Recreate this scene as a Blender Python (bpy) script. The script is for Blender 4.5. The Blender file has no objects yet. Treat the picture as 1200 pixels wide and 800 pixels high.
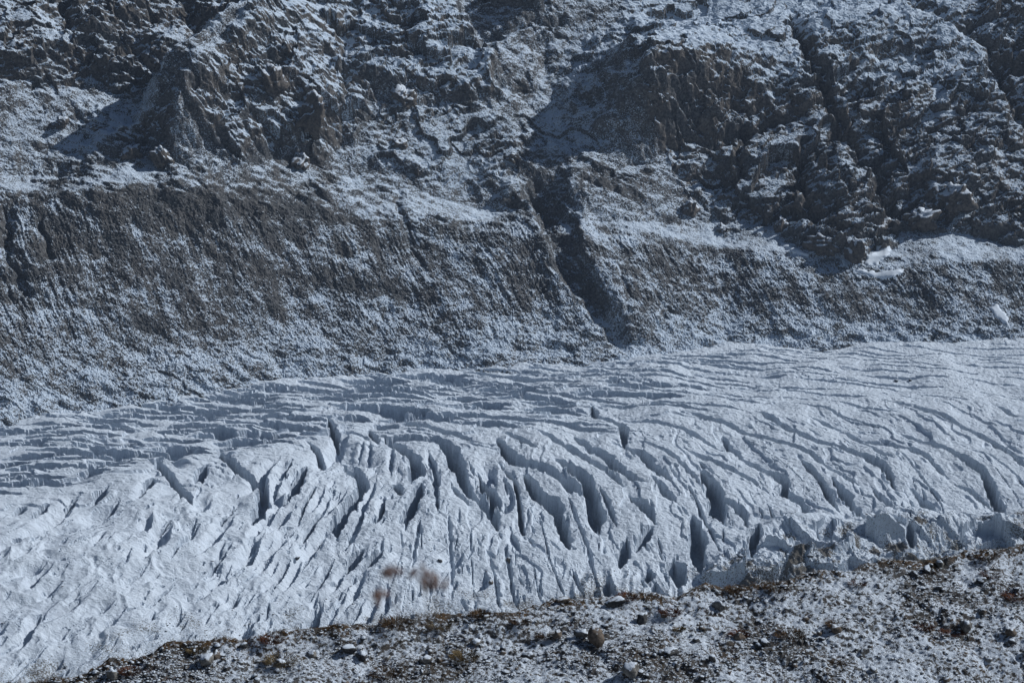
import bpy, math
import numpy as np

# ---------------------------------------------------------------- camera, sky, sun, exposure
scene = bpy.context.scene
PITCH = math.radians(16.0)
LENS = 85.0
F = LENS / 36.0 * 1200.0            # focal length in pixels of the 1200 px wide photograph
cd = bpy.data.cameras.new("camera")
cam = bpy.data.objects.new("camera", cd)
scene.collection.objects.link(cam)
cd.lens = LENS
cd.sensor_width = 36.0
cd.clip_start = 0.1
cd.clip_end = 20000.0
cam.location = (0, 0, 0)
cam.rotation_euler = (math.radians(90) - PITCH, 0, 0)
cd.dof.use_dof = True
cd.dof.focus_distance = 900.0
cd.dof.aperture_fstop = 8.0
scene.camera = cam

SUN_EL = math.radians(37.0)
SUN_AZ = math.radians(18.0)          # sun stands to the right (+X), a little beyond the glacier (+Y)
S = np.array([math.cos(SUN_EL) * math.cos(SUN_AZ), math.cos(SUN_EL) * math.sin(SUN_AZ), math.sin(SUN_EL)])
world = bpy.data.worlds.new("World")
scene.world = world
world.use_nodes = True
wn = world.node_tree
bg = wn.nodes["Background"]
sky = wn.nodes.new("ShaderNodeTexSky")
sky.sky_type = 'NISHITA'
sky.sun_disc = False
sky.sun_elevation = SUN_EL
sky.sun_rotation = math.radians(90) - SUN_AZ
sky.altitude = 2500
sky.air_density = 1.0
sky.dust_density = 0.3
wn.links.new(sky.outputs[0], bg.inputs[0])
bg.inputs[1].default_value = 0.05
ld = bpy.data.lights.new("sun", 'SUN')
ld.energy = 4.9
ld.angle = math.radians(0.5)
ld.color = (0.98, 0.99, 1.0)
lo = bpy.data.objects.new("sun", ld)
scene.collection.objects.link(lo)
from mathutils import Vector
lo.rotation_euler = Vector((S[0], S[1], S[2])).to_track_quat('Z', 'Y').to_euler()
scene.view_settings.view_transform = 'Standard'
scene.view_settings.look = 'None'
scene.view_settings.gamma = 1.0
scene.view_settings.exposure = -0.40

C = scene.collection
RNG = np.random.default_rng(7)

# ---------------------------------------------------------------- numeric helpers
def sstep(a, b, x):
    t = np.clip((x - a) / (b - a), 0, 1)
    return t * t * (3 - 2 * t)

def _h(ix, iy, seed):
    h = (ix.astype(np.int64) * 374761393 + iy.astype(np.int64) * 668265263 + seed * 974634777) & 0xFFFFFFFF
    h = ((h ^ (h >> 13)) * 1274126177) & 0xFFFFFFFF
    h = (h ^ (h >> 16)) & 0xFFFFFFFF
    h = (h * 2246822519) & 0xFFFFFFFF
    return (h ^ (h >> 15)) & 0xFFFFFFFF

def hr(ix, iy, seed):
    return _h(ix, iy, seed) / 4294967296.0

_GA = np.linspace(0, 2 * np.pi, 256, endpoint=False)
_GX, _GY = np.cos(_GA), np.sin(_GA)

def pn(x, y, seed=0):
    xf = np.floor(x); yf = np.floor(y)
    ix = xf.astype(np.int64); iy = yf.astype(np.int64)
    fx = x - xf; fy = y - yf
    u = fx * fx * fx * (fx * (fx * 6 - 15) + 10)
    v = fy * fy * fy * (fy * (fy * 6 - 15) + 10)
    def g(dx, dy):
        k = _h(ix + dx, iy + dy, seed) & 255
        return _GX[k] * (fx - dx) + _GY[k] * (fy - dy)
    a = g(0, 0); b = g(1, 0); c = g(0, 1); d = g(1, 1)
    return ((a + (b - a) * u) + ((c + (d - c) * u) - (a + (b - a) * u)) * v) * 1.5

def fbm(x, y, seed=0, o=4, gain=0.5, lac=2.03):
    r = np.zeros_like(x); a = 1.0
    for i in range(o):
        r += a * pn(x, y, seed + i * 17)
        x = x * lac; y = y * lac; a *= gain
    return r

def ridged(x, y, seed=0, o=4, gain=0.5, lac=2.1):
    r = np.zeros_like(x); a = 1.0; n = 0
    for i in range(o):
        r += a * (1 - np.abs(pn(x, y, seed + i * 13)) * 2)
        n += a
        x = x * lac; y = y * lac; a *= gain
    return r / n

def facets(x, y, seed, tilt=0.9):
    """broken blocks: every voronoi cell is a tilted plane; returns height and distance to the joint"""
    ix = np.floor(x).astype(np.int64); iy = np.floor(y).astype(np.int64)
    best = np.full(x.shape, 9.0); sec = np.full(x.shape, 9.0); hv = np.zeros_like(x)
    for dx in (-1, 0, 1):
        for dy in (-1, 0, 1):
            cx = ix + dx; cy = iy + dy
            px = cx + hr(cx, cy, seed); py = cy + hr(cx, cy, seed + 1)
            d = (x - px) ** 2 + (y - py) ** 2
            h = hr(cx, cy, seed + 2) - 0.5 + tilt * ((hr(cx, cy, seed + 3) - 0.5) * (x - px) + (hr(cx, cy, seed + 4) - 0.5) * (y - py))
            m = d < best
            sec = np.where(m, best, np.minimum(sec, d))
            hv = np.where(m, h, hv)
            best = np.where(m, d, best)
    return hv, np.sqrt(sec) - np.sqrt(best)

def catmull(pts, n):
    P = np.array(pts, float)
    P = np.vstack([2 * P[0] - P[1], P, 2 * P[-1] - P[-2]])
    out = []
    for i in range(1, len(P) - 2):
        t = np.linspace(0, 1, n, endpoint=False)[:, None]
        p0, p1, p2, p3 = P[i - 1], P[i], P[i + 1], P[i + 2]
        out.append(0.5 * ((2 * p1) + (-p0 + p2) * t + (2 * p0 - 5 * p1 + 4 * p2 - p3) * t ** 2 + (-p0 + 3 * p1 - 3 * p2 + p3) * t ** 3))
    out.append(P[-2][None])
    return np.vstack(out)

def seg_dist(px, py, pts):
    """distance to a polyline, signed (+ to its right in image sense), and the 0..1 position along"""
    P = np.array(pts, float)
    best = np.full(px.shape, 1e9); sg = np.zeros_like(px); tt = np.zeros_like(px)
    n = len(P) - 1
    for i in range(n):
        ax, ay = P[i]; bx, by = P[i + 1]
        dx, dy = bx - ax, by - ay
        t = np.clip(((px - ax) * dx + (py - ay) * dy) / (dx * dx + dy * dy), 0, 1)
        ex = px - (ax + t * dx); ey = py - (ay + t * dy)
        d = ex * ex + ey * ey
        m = d < best
        best = np.where(m, d, best)
        sg = np.where(m, (ex * dy - ey * dx) / (np.sqrt(d) * math.hypot(dx, dy) + 1e-6), sg)
        tt = np.where(m, (i + t) / n, tt)
    return np.sqrt(best), sg, tt

def poly_mask(px, py, pts, soft=8.0):
    P = np.array(pts, float)
    inside = np.zeros(px.shape, bool)
    j = len(P) - 1
    for i in range(len(P)):
        xi, yi = P[i]; xj, yj = P[j]
        c = ((yi > py) != (yj > py)) & (px < (xj - xi) * (py - yi) / (yj - yi + 1e-9) + xi)
        inside ^= c
        j = i
    d, _, _ = seg_dist(px, py, list(pts) + [pts[0]])
    return sstep(-soft, soft, np.where(inside, d, -d))

# ---------------------------------------------------------------- photograph <-> place
SP, CP = math.sin(PITCH), math.cos(PITCH)
def ray(px, py):
    xc = (px - 600) / F; yc = (400 - py) / F
    return xc, CP + yc * SP, -SP + yc * CP

def project(P):
    X, Y, Z = P[..., 0], P[..., 1], P[..., 2]
    zc = Y * CP - Z * SP
    return 600 + F * X / zc, 400 - F * (Y * SP + Z * CP) / zc

def hit(px, py, B, t0, t1, it=34):
    rx, ry, rz = ray(px, py)
    lo_ = np.full(np.shape(px), float(t0)); hi_ = np.full(np.shape(px), float(t1))
    for _ in range(it):
        m = 0.5 * (lo_ + hi_)
        above = m * rz > B(m * rx, m * ry)
        lo_ = np.where(above, m, lo_); hi_ = np.where(above, hi_, m)
    t = 0.5 * (lo_ + hi_)
    return np.stack([t * rx, t * ry, t * rz], -1)

# glacier base: a nearly level plateau that bends over into a slope towards the viewer
bx_ = np.array([-2500, -330, -200, -100, 0, 100, 200, 330, 2500.])
YB = np.array([1170, 1175, 1215, 1285, 1320, 1345, 1370, 1385, 1380.])
SL = np.array([.27, .27, .27, .28, .27, .24, .21, .18, .17])
def Bg(X, Y):
    yb = np.interp(X, bx_, YB); sl = np.interp(X, bx_, SL)
    w = 32.0
    u = np.clip((yb - Y) / w, -30, 60)
    sp = w * np.log1p(np.exp(np.minimum(u, 30))) * (u < 30) + (yb - Y) * (u >= 30)
    return -450 - 0.035 * (Y - 1500) - (0.035 + sl) * sp

EDGE = [(-1500, 640), (-400, 545), (-120, 515), (0, 497), (100, 480), (200, 468), (330, 446), (450, 437), (600, 430), (720, 421), (850, 407), (1000, 404), (1200, 400), (1500, 396), (2600, 380)]
E = np.array(EDGE, float)
Ep = hit(E[:, 0], E[:, 1], Bg, 600, 4000)
def Bm(X, Y):
    yf = np.interp(X, Ep[:, 0], Ep[:, 1]); zf = np.interp(X, Ep[:, 0], Ep[:, 2])
    sc = np.interp(X, [-2000, -330, -60, 60, 330, 2000], [190, 168, 118, 88, 66, 70])
    s = Y - yf
    z = 0.60 * np.clip(s, -400, None)
    z = z - 0.33 * (np.clip(s - sc, 0, 34))                 # the bench behind the moraine crest
    z = z + 0.22 * np.clip(s - sc - 34, 0, 900)             # the mountain above it is steeper
    return zf + z

def axis(a, b, step, lo_ext, hi_ext, g=1.18):
    core = np.arange(a, b + step * 0.5, step)
    L = []; s = step; x = a
    while x > lo_ext:
        s *= g; x -= s; L.append(x)
    R = []; s = step; x = core[-1]
    while x < hi_ext:
        s *= g; x += s; R.append(x)
    return np.concatenate([L[::-1], core, R])

# ---------------------------------------------------------------- mesh helpers
def sheet(name, V, mat, attrs=None, facemask=None, parent=None, smooth=True):
    r, c = V.shape[:2]
    idx = np.arange(r * c).reshape(r, c)
    q = np.stack([idx[:-1, :-1], idx[1:, :-1], idx[1:, 1:], idx[:-1, 1:]], -1).reshape(-1, 4)
    if facemask is not None:
        q = q[facemask.reshape(-1)]
        used = np.zeros(r * c, bool); used[q.ravel()] = True
        remap = np.cumsum(used) - 1
        q = remap[q]
    else:
        used = np.ones(r * c, bool)
    v = V.reshape(-1, 3)[used].astype(np.float32)
    me = bpy.data.meshes.new(name)
    me.vertices.add(len(v)); me.vertices.foreach_set("co", v.ravel())
    me.loops.add(len(q) * 4); me.loops.foreach_set("vertex_index", q.ravel().astype(np.int32))
    me.polygons.add(len(q))
    me.polygons.foreach_set("loop_start", np.arange(0, len(q) * 4, 4, dtype=np.int32))
    me.polygons.foreach_set("use_smooth", np.full(len(q), smooth, bool))
    me.update(calc_edges=True)
    if attrs:
        for k, a in attrs.items():
            at_ = me.attributes.new(k, 'FLOAT', 'POINT')
            at_.data.foreach_set("value", np.broadcast_to(a, (r, c)).reshape(-1)[used].astype(np.float32))
    me.materials.append(mat)
    o = bpy.data.objects.new(name, me); C.objects.link(o)
    if parent: o.parent = parent
    return o

def mesh_obj(name, v, f, mat, parent=None, smooth=False):
    me = bpy.data.meshes.new(name)
    v = np.asarray(v, np.float32); f = np.asarray(f, np.int32)
    k = f.shape[1]
    me.vertices.add(len(v)); me.vertices.foreach_set("co", v.ravel())
    me.loops.add(f.size); me.loops.foreach_set("vertex_index", f.ravel())
    me.polygons.add(len(f)); me.polygons.foreach_set("loop_start", np.arange(0, f.size, k, dtype=np.int32))
    if smooth: me.polygons.foreach_set("use_smooth", np.ones(len(f), bool))
    me.update(calc_edges=True)
    if mat: me.materials.append(mat)
    o = bpy.data.objects.new(name, me); C.objects.link(o)
    if parent: o.parent = parent
    return o

def tag(o, label=None, cat=None, group=None, kind=None):
    if label: o["label"] = label
    if cat: o["category"] = cat
    if group: o["group"] = group
    if kind: o["kind"] = kind
    return o

def normals(V):
    gu = np.gradient(V, axis=1); gv = np.gradient(V, axis=0)
    n = np.cross(gu, gv)
    n /= np.linalg.norm(n, axis=-1, keepdims=True) + 1e-12
    n *= np.where(n[..., 2:3] < 0, -1, 1)
    return n

# ---------------------------------------------------------------- materials
class NT:
    def __init__(s, name):
        s.m = bpy.data.materials.new(name); s.m.use_nodes = True
        s.t = s.m.node_tree; s.b = s.t.nodes["Principled BSDF"]
        s.g = s.t.nodes.new("ShaderNodeNewGeometry")
    def val(s, x, sock):
        if isinstance(x, (int, float)): sock.default_value = x
        elif isinstance(x, tuple): sock.default_value = x if len(x) == len(sock.default_value) else (*x, 1.0)
        else: s.t.links.new(x, sock)
    def math(s, op, a, b=0.0, c=0.0, clamp=False):
        n = s.t.nodes.new("ShaderNodeMath"); n.operation = op; n.use_clamp = clamp
        s.val(a, n.inputs[0]); s.val(b, n.inputs[1]); s.val(c, n.inputs[2])
        return n.outputs[0]
    def ramp(s, x, a, b, c=0.0, d=1.0, smooth=True):
        n = s.t.nodes.new("ShaderNodeMapRange")
        n.interpolation_type = 'SMOOTHSTEP' if smooth else 'LINEAR'
        s.val(x, n.inputs[0]); s.val(a, n.inputs[1]); s.val(b, n.inputs[2]); s.val(c, n.inputs[3]); s.val(d, n.inputs[4])
        return n.outputs[0]
    def pos(s, sc=(1, 1, 1), rot=(0, 0, 0)):
        n = s.t.nodes.new("ShaderNodeMapping")
        s.t.links.new(s.g.outputs["Position"], n.inputs[0])
        n.inputs["Scale"].default_value = sc; n.inputs["Rotation"].default_value = rot
        return n.outputs[0]
    def noise(s, vec, scale, detail=4, rough=0.55, dist=0.0):
        n = s.t.nodes.new("ShaderNodeTexNoise"); n.inputs["Scale"].default_value = scale
        n.inputs["Detail"].default_value = detail; n.inputs["Roughness"].default_value = rough
        n.inputs["Distortion"].default_value = dist
        s.t.links.new(vec, n.inputs["Vector"]); return n.outputs[0]
    def voro(s, vec, scale, feature='F1', out="Distance"):
        n = s.t.nodes.new("ShaderNodeTexVoronoi"); n.feature = feature; n.inputs["Scale"].default_value = scale
        s.t.links.new(vec, n.inputs["Vector"]); return n.outputs[out]
    def attr(s, name):
        n = s.t.nodes.new("ShaderNodeAttribute"); n.attribute_name = name; return n.outputs["Fac"]
    def mix(s, f, a, b):
        n = s.t.nodes.new("ShaderNodeMix"); n.data_type = 'RGBA'
        s.val(f, n.inputs[0]); s.val(a, n.inputs[6]); s.val(b, n.inputs[7]); return n.outputs[2]
    def bump(s, h, dist, strength=1.0, normal=None):
        n = s.t.nodes.new("ShaderNodeBump"); n.inputs["Distance"].default_value = dist; n.inputs["Strength"].default_value = strength
        s.t.links.new(h, n.inputs["Height"])
        if normal is not None: s.t.links.new(normal, n.inputs["Normal"])
        return n.outputs[0]
    def nz(s):
        n = s.t.nodes.new("ShaderNodeSeparateXYZ"); s.t.links.new(s.g.outputs["Normal"], n.inputs[0]); return n.outputs[2]
    def out(s, col, rough=0.9, normal=None, spec=0.2):
        s.val(col, s.b.inputs["Base Color"]); s.val(rough, s.b.inputs["Roughness"])
        s.b.inputs["Specular IOR Level"].default_value = spec
        if normal is not None: s.t.links.new(normal, s.b.inputs["Normal"])
        return s.m

SNOW = (0.68, 0.78, 0.90)

def mat_mountain():
    t = NT("snow_dusted_rock")
    p = t.pos()
    cover = t.attr("snow"); brown = t.attr("brown"); rock = t.attr("rock")
    n1 = t.noise(p, 1.05, 6, 0.74)
    n2 = t.noise(p, 0.17, 4, 0.6)
    v = t.math('ADD', t.math('MULTIPLY', t.math('SUBTRACT', n1, 0.5), 2.5), t.math('MULTIPLY', t.math('SUBTRACT', n2, 0.5), 0.7))
    m = t.ramp(t.math('ADD', cover, v), 0.42, 0.60)
    g1 = t.noise(p, 0.5, 5, 0.65); g2 = t.noise(p, 0.045, 3, 0.5)
    stone = t.mix(t.ramp(g1, 0.35, 0.68), (0.04, 0.043, 0.048), (0.16, 0.165, 0.17))
    tan = t.mix(t.ramp(g1, 0.3, 0.7), (0.048, 0.045, 0.043), (0.20, 0.182, 0.165))
    col = t.mix(t.math('MULTIPLY', t.ramp(g2, 0.35, 0.6), brown), stone, tan)
    col = t.mix(m, col, t.mix(t.noise(p, 0.03, 3), (0.58, 0.69, 0.82), SNOW))
    cr = t.noise(t.pos((0.5, 0.5, 1.4)), 0.55, 7, 0.72)
    b = t.bump(cr, 1.6, 0.9)
    b = t.bump(n1, 0.9, 0.7, b)
    return t.out(col, 0.92, b, 0.15)

def mat_glacier():
    t = NT("snowy_glacier_ice")
    p = t.pos()
    deb = t.attr("debris"); ice = t.attr("ice")
    n = t.noise(p, 0.75, 6, 0.7)
    col = t.mix(t.noise(p, 0.06, 4, 0.6), (0.62, 0.71, 0.82), (0.75, 0.83, 0.92))
    col = t.mix(t.math('MULTIPLY', ice, t.ramp(n, 0.2, 0.8, 0.5, 1.0)), col, (0.16, 0.24, 0.35))  # bare ice inside the crevasses, coloured darker still to deepen their shade
    d = t.math('ADD', t.math('MULTIPLY', deb, 0.42), t.noise(p, 1.1, 5, 0.75))
    m = t.ramp(d, 0.80, 0.92)
    col = t.mix(m, col, t.mix(t.noise(p, 0.4, 3), (0.05, 0.05, 0.05), (0.17, 0.15, 0.12)))
    fl = t.ramp(t.noise(p, 1.5, 7, 0.72, 1.2), 0.53, 0.70)
    col = t.mix(t.math('MULTIPLY', fl, t.ramp(t.noise(p, 0.09, 4, 0.65), 0.38, 0.62, 0.35, 1.0)), col, (0.23, 0.28, 0.34))
    rip = t.noise(t.pos((0.6, 1.0, 1.0), (0, 0, math.radians(35))), 0.42, 6, 0.7)
    b = t.bump(rip, 1.3, 0.8)
    b = t.bump(n, 0.6, 0.85, b)
    b = t.bump(t.noise(p, 2.2, 5, 0.7), 0.3, 0.6, b)
    return t.out(col, 0.75, b, 0.25)

def mat_fore():
    t = NT("frosted_turf_and_stones")
    p = t.pos()
    cover = t.attr("snow"); veg = t.attr("veg")
    n1 = t.noise(p, 7.0, 6, 0.75); n2 = t.noise(p, 1.2, 4, 0.65)
    v = t.math('ADD', t.math('MULTIPLY', t.math('SUBTRACT', n1, 0.5), 2.7), t.math('MULTIPLY', t.math('SUBTRACT', n2, 0.5), 0.8))
    m = t.ramp(t.math('ADD', cover, v), 0.40, 0.60)
    g = t.noise(p, 9.0, 4, 0.65)
    stone = t.mix(g, (0.03, 0.032, 0.036), (0.17, 0.165, 0.16))
    turf = t.mix(t.ramp(g, 0.35, 0.65), (0.035, 0.026, 0.016), (0.14, 0.085, 0.042))
    col = t.mix(t.math('MULTIPLY', veg, t.ramp(t.noise(p, 2.0, 3), 0.35, 0.6)), stone, turf)
    col = t.mix(m, col, (0.68, 0.76, 0.86))
    b = t.bump(n1, 0.12, 0.9)
    return t.out(col, 0.9, b, 0.15)

def mat_stone(name, dark, light, snow=0.75, sc=1.0, thr=0.62):
    t = NT(name)
    p = t.pos()
    g = t.noise(p, 3.0 * sc, 6, 0.7)
    col = t.mix(t.ramp(g, 0.3, 0.7), dark, light)
    v = t.math('ADD', t.nz(), t.math('MULTIPLY', t.math('SUBTRACT', t.noise(p, 4.0 * sc, 5, 0.7), 0.5), 0.9))
    col = t.mix(t.math('MULTIPLY', t.ramp(v, thr, thr + 0.2), snow), col, (0.70, 0.78, 0.88))
    return t.out(col, 0.9, t.bump(g, 0.12 / sc, 0.8), 0.2)

def mat_plain(name, a, b, sc):
    t = NT(name); p = t.pos()
    return t.out(t.mix(t.ramp(t.noise(p, sc, 3), 0.3, 0.7), a, b), 0.85, None, 0.1)

M_mtn = mat_mountain(); M_gl = mat_glacier(); M_fore = mat_fore()
M_crag = mat_stone("brown_crag_rock", (0.035, 0.034, 0.034), (0.17, 0.15, 0.132), 0.9, 0.2, 0.52)
M_scree = mat_stone("dark_scree_stone", (0.03, 0.032, 0.035), (0.14, 0.14, 0.14), 0.85, 0.5, 0.7)
M_grey = mat_stone("grey_lichen_stone", (0.05, 0.05, 0.05), (0.26, 0.25, 0.23), 0.9, 2.2, 0.6)
M_darks = mat_stone("dark_wet_stone", (0.02, 0.022, 0.026), (0.09, 0.09, 0.09), 0.85, 2.2, 0.58)
M_brown = mat_stone("brown_stone", (0.05, 0.042, 0.036), (0.19, 0.155, 0.125), 0.9, 2.2, 0.78)
M_heath = mat_plain("dry_brown_heath", (0.035, 0.025, 0.016), (0.11, 0.068, 0.038), 6)
M_rust = mat_plain("rust_red_heath", (0.05, 0.022, 0.015), (0.15, 0.065, 0.038), 6)
M_grass = mat_plain("withered_grass", (0.06, 0.045, 0.022), (0.20, 0.15, 0.08), 3)
M_seed = mat_plain("dry_seed_head", (0.20, 0.12, 0.095), (0.36, 0.25, 0.21), 40)
M_stem = mat_plain("dry_stem", (0.12, 0.09, 0.06), (0.22, 0.17, 0.12), 40)
M_snow = (lambda t: t.out(t.mix(t.noise(t.pos(), 0.2, 3), (0.66, 0.75, 0.86), (0.78, 0.85, 0.93)), 0.8, t.bump(t.noise(t.pos(), 0.6, 4), 0.3, 0.5), 0.2))(NT("smooth_old_snow"))

# ---------------------------------------------------------------- the mountain and the moraine
xs = axis(-110, 1310, 1.36, -1500, 2600, 1.16)
ys = axis(-50, 512, 1.12, -700, 560, 1.16)
PX, PY = np.meshgrid(xs, ys)
MB_ = hit(PX, PY, Bm, 700, 9000)
X, Y = MB_[..., 0], MB_[..., 1]
U = X; W = Y * 1.22
wx = fbm(U / 40, W / 40, 5, 3) ; wy = fbm(U / 40 + 31, W / 40 + 9, 6, 3)
qx = PX + 9 * wx + 4 * fbm(U / 9, W / 9, 8, 2); qy = PY + 8 * wy + 4 * fbm(U / 9 + 5, W / 9, 9, 2)

rockA = poly_mask(qx, qy, [(-900, -700), (318, -700), (300, 5), (255, 50), (228, 84), (205, 112), (150, 116), (120, 102), (60, 108), (0, 92), (-900, 80)], 7)
rockB = poly_mask(qx, qy, [(350, -300), (520, -300), (540, 20), (565, 60), (588, 118), (520, 128), (440, 130), (402, 190), (372, 208), (330, 205), (288, 222), (240, 190), (238, 160), (290, 115), (345, 40)], 9)
rockB2 = poly_mask(qx, qy, [(440, 150), (520, 132), (600, 150), (615, 190), (580, 215), (500, 226), (425, 205)], 12) * 0.55
rockB3 = poly_mask(qx, qy, [(135, 178), (165, 158), (215, 168), (205, 200), (140, 195)], 5)
rockC = poly_mask(qx, qy, [(735, -300), (2600, -300), (2600, 300), (1200, 285), (1130, 268), (1065, 262), (1040, 292), (1000, 305), (965, 290), (920, 272), (868, 262), (826, 240), (790, 208), (765, 170), (742, 120), (735, 60)], 7)
rockD = poly_mask(qx, qy, [(560, -400), (645, -400), (640, 15), (612, 22), (590, 10), (570, 0)], 5)
rockE = poly_mask(qx, qy, [(0, 130), (60, 122), (85, 150), (60, 165), (10, 160)], 8) * 0.35
rock = np.clip(rockA + rockB + rockB2 + rockB3 + rockC + rockD + rockE, 0, 1)

gulA = poly_mask(qx, qy, [(308, 20), (345, -10), (322, 50), (290, 95), (245, 128), (165, 176), (100, 195), (108, 168), (200, 106), (245, 70)], 7)
rock *= 1 - .8 * gulA
rock = np.where(qy < 240, np.maximum(rock, .22 * poly_mask(qx, qy, [(560, 60), (735, 40), (765, 180), (640, 180), (600, 120)], 12)), rock)
h = np.zeros_like(X)
# large ribs and gullies, traced and given their height in metres
def rib(pts, height, wl, wr, grow=(1, 1)):
    """wl / wr: width in photo pixels to the left / right of the crest"""
    d, s, t = seg_dist(qx, qy, pts)
    w = wl + (wr - wl) * sstep(-.7, .7, s)
    return height * np.exp(-(d / w) ** 1.4) * np.interp(t, np.linspace(0, 1, len(grow)), grow)
# walking downwards in the picture: ex*dy-ey*dx > 0 is the right-hand side in the picture
h += rib([(360, -200), (347, 0), (318, 60), (292, 92), (250, 122), (205, 150), (160, 172)], 66, 40, 120, (.55, .6, 1.05, 1.15, .95, .45))         # the long spur whose left flank lies in shade
h += rib([(250, 150), (225, 175), (208, 198)], 9, 12, 20)
h += rib([(725, -60), (738, 60), (752, 120), (766, 160), (775, 185)], 54, 50, 150, (0, .1, .85, 1.0, .45, .05))      # left edge of the right-hand cliffs
h += rib([(470, -30), (500, 60), (545, 120)], 10, 25, 50)
h += rib([(620, -60), (618, 20), (580, 60)], 12, 16, 40)
h -= rib([(505, -60), (560, 50), (640, 60), (650, 120)], 8, 30, 30)
h -= rib([(235, 30), (205, 100), (150, 150)], 8, 14, 22)
# moraine gullies: steep right bank (in shade), gentle left bank
h -= rib([(626, 228), (645, 280), (675, 340), (712, 398)], 7.5, 8, 17, (1.15, .85))
h += rib([(606, 222), (622, 262), (650, 320), (700, 388)], 6, 12, 8)
h += rib([(668, 226), (688, 300), (722, 372)], 9, 9, 45)
for pts, dd in (([(466, 240), (480, 275), (498, 322)], 3.5), ([(728, 330), (738, 355), (722, 385)], 3), ([(6, 250), (14, 300), (22, 340)], 7), ([(45, 262), (54, 310)], 4), ([(770, 355), (785, 370)], 4), ([(930, 40), (968, 130), (1010, 205), (1040, 250)], 14), ([(872, 170), (866, 215)], 10), ([(1175, 70), (1188, 130), (1200, 175)], 13), ([(1040, -20), (1100, 30), (1175, 72), (1250, 80)], 11), ([(985, 118), (1060, 100), (1175, 78)], 6), ([(858, 172), (900, 158), (935, 150)], 7), ([(940, 180), (938, 240), (955, 270)], 9), ([(800, 165), (840, 180), (880, 165)], 6), ([(205, -10), (240, 60), (205, 112)], 9), ([(65, -10), (90, 40), (150, 80), (200, 108)], 9), ([(560, 55), (600, 42), (650, 25)], 6), ([(400, 60), (405, 130), (400, 190)], 6), ([(1130, 40), (1178, 20)], 5)):
    h -= rib(pts, dd, 5 if dd > 5 else 4, 8 if dd > 5 else 5)
# rounded buttresses at the foot of the cliffs
for (cx, cy, rx, ry, hh) in ((990, 225, 34, 55, 15), (920, 235, 26, 30, 9), (965, 110, 70, 40, 9), (1120, 200, 40, 50, 10), (870, 200, 28, 38, 8), (830, 120, 60, 45, 8), (1100, 130, 70, 35, 8), (1010, 45, 110, 28, 11), (90, 60, 60, 30, 9), (170, 80, 35, 20, 6), (360, 150, 26, 50, 8), (470, 95, 40, 40, 8), (30, 40, 30, 20, 5), (150, 20, 50, 18, 7), (700, 150, 60, 40, -7), (270, 110, 30, 40, -5)):
    e = ((qx - cx) / rx) ** 2 + ((qy - cy) / ry) ** 2
    h += hh * np.exp(-e ** 1.3)

# broken rock
ang = math.radians(-32)
ru = U * math.cos(ang) - W * math.sin(ang); rw = U * math.sin(ang) + W * math.cos(ang)
f1, j1 = facets(ru / 52 + .6 * wx, rw / 30 + .6 * wy, 21)
f2, j2 = facets(ru / 19 + .5 * wx, rw / 9 + .5 * wy, 31)
f4, j4 = facets(ru / 9.5 + .4 * wy, rw / 4.2 + .4 * wx, 35)
f3, j3 = facets(ru / 5.2 + .3 * wx, rw / 3.0 + .3 * wy, 41)
f5, j5 = facets(ru / 3.0, rw / 2.2, 47)
big = ridged(U / 70, W / 70, 50, 4)
vary = sstep(-.35, .45, fbm(U / 60, W / 45, 57, 3))
rr = f1 * 13 + (f2 * 6.5 + f4 * 3.2 + f3 * 1.3 + f5 * .5) * (.45 + .75 * vary) - 2.5 * (1 - sstep(0, .07, j1)) * vary + 7 * big
slab = poly_mask(qx, qy, [(640, -200), (1040, -200), (1180, 80), (1060, 105), (960, 70), (900, 150), (780, 140), (730, 60)], 20)
rr *= 1 - .55 * slab
rr += .9 * ridged(ru / 7, rw / 3, 61, 3) + 1.2 * ridged(ru / 26, rw / 9, 63, 4)
h += rock * rr
# bumpy scree and turf
sc_ = 3.5 * fbm(U / 55, W / 55, 70, 3) + 1.1 * fbm(U / 9, W / 9, 73, 3) + 0.55 * np.abs(fbm(U / 2.4, W / 2.4, 76, 2))
knob, kj = facets(U / 7, W / 5, 79)
patch = sstep(.15, .6, fbm(U / 38, W / 30, 81, 3)) * sstep(290, 250, qy)
h += (1 - rock) * (sc_ + patch * knob * 4.0)

# the moraine: rills that run down its face, leaning to the right
crest_x = np.array([-2000, -110, 0, 60, 120, 200, 300, 420, 520, 620, 700, 800, 900, 1000, 1100, 1200, 2600.])
crest_y = np.array([215, 222, 227, 232, 245, 248, 252, 262, 262, 245, 262, 282, 296, 305, 312, 300, 290.])
cy_ = np.interp(PX, crest_x, crest_y)
ey_ = np.interp(PX, E[:, 0], E[:, 1])
tm = (PY + 3 * wy - cy_) / (ey_ - cy_)                      # 0 at the crest, 1 at the glacier
onm = sstep(-.02, .06, tm)
k = np.interp(PX, [0, 400, 800, 1200], [.38, .5, .62, .7])
uu = PX - k * (PY - 300) + 5 * wx
strong = sstep(.02, .12, tm) * sstep(.95, .6, tm) * (0.35 + 0.65 * sstep(-.3, .35, fbm(uu / 90, PY / 160, 90, 2)))
strong = strong * np.interp(PX, [0, 120, 420, 620, 760, 900, 1200], [.75, .45, .55, .5, .5, .42, .35])
rill = ridged(uu / 13, PY / 95, 91, 2) * 1.7 + ridged(uu / 4.6, PY / 40, 95, 2) * 1.3 + ridged(uu / 2.4, PY / 16, 97, 1) * .5
h += onm * strong * rill
h += onm * 1.0 * np.abs(fbm(U / 1.7, W / 1.7, 99, 2)) + 1.2 * np.exp(-((tm) / .05) ** 2) * np.interp(PX, [0, 450, 620, 2000], [1, .6, .2, .1])
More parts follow.
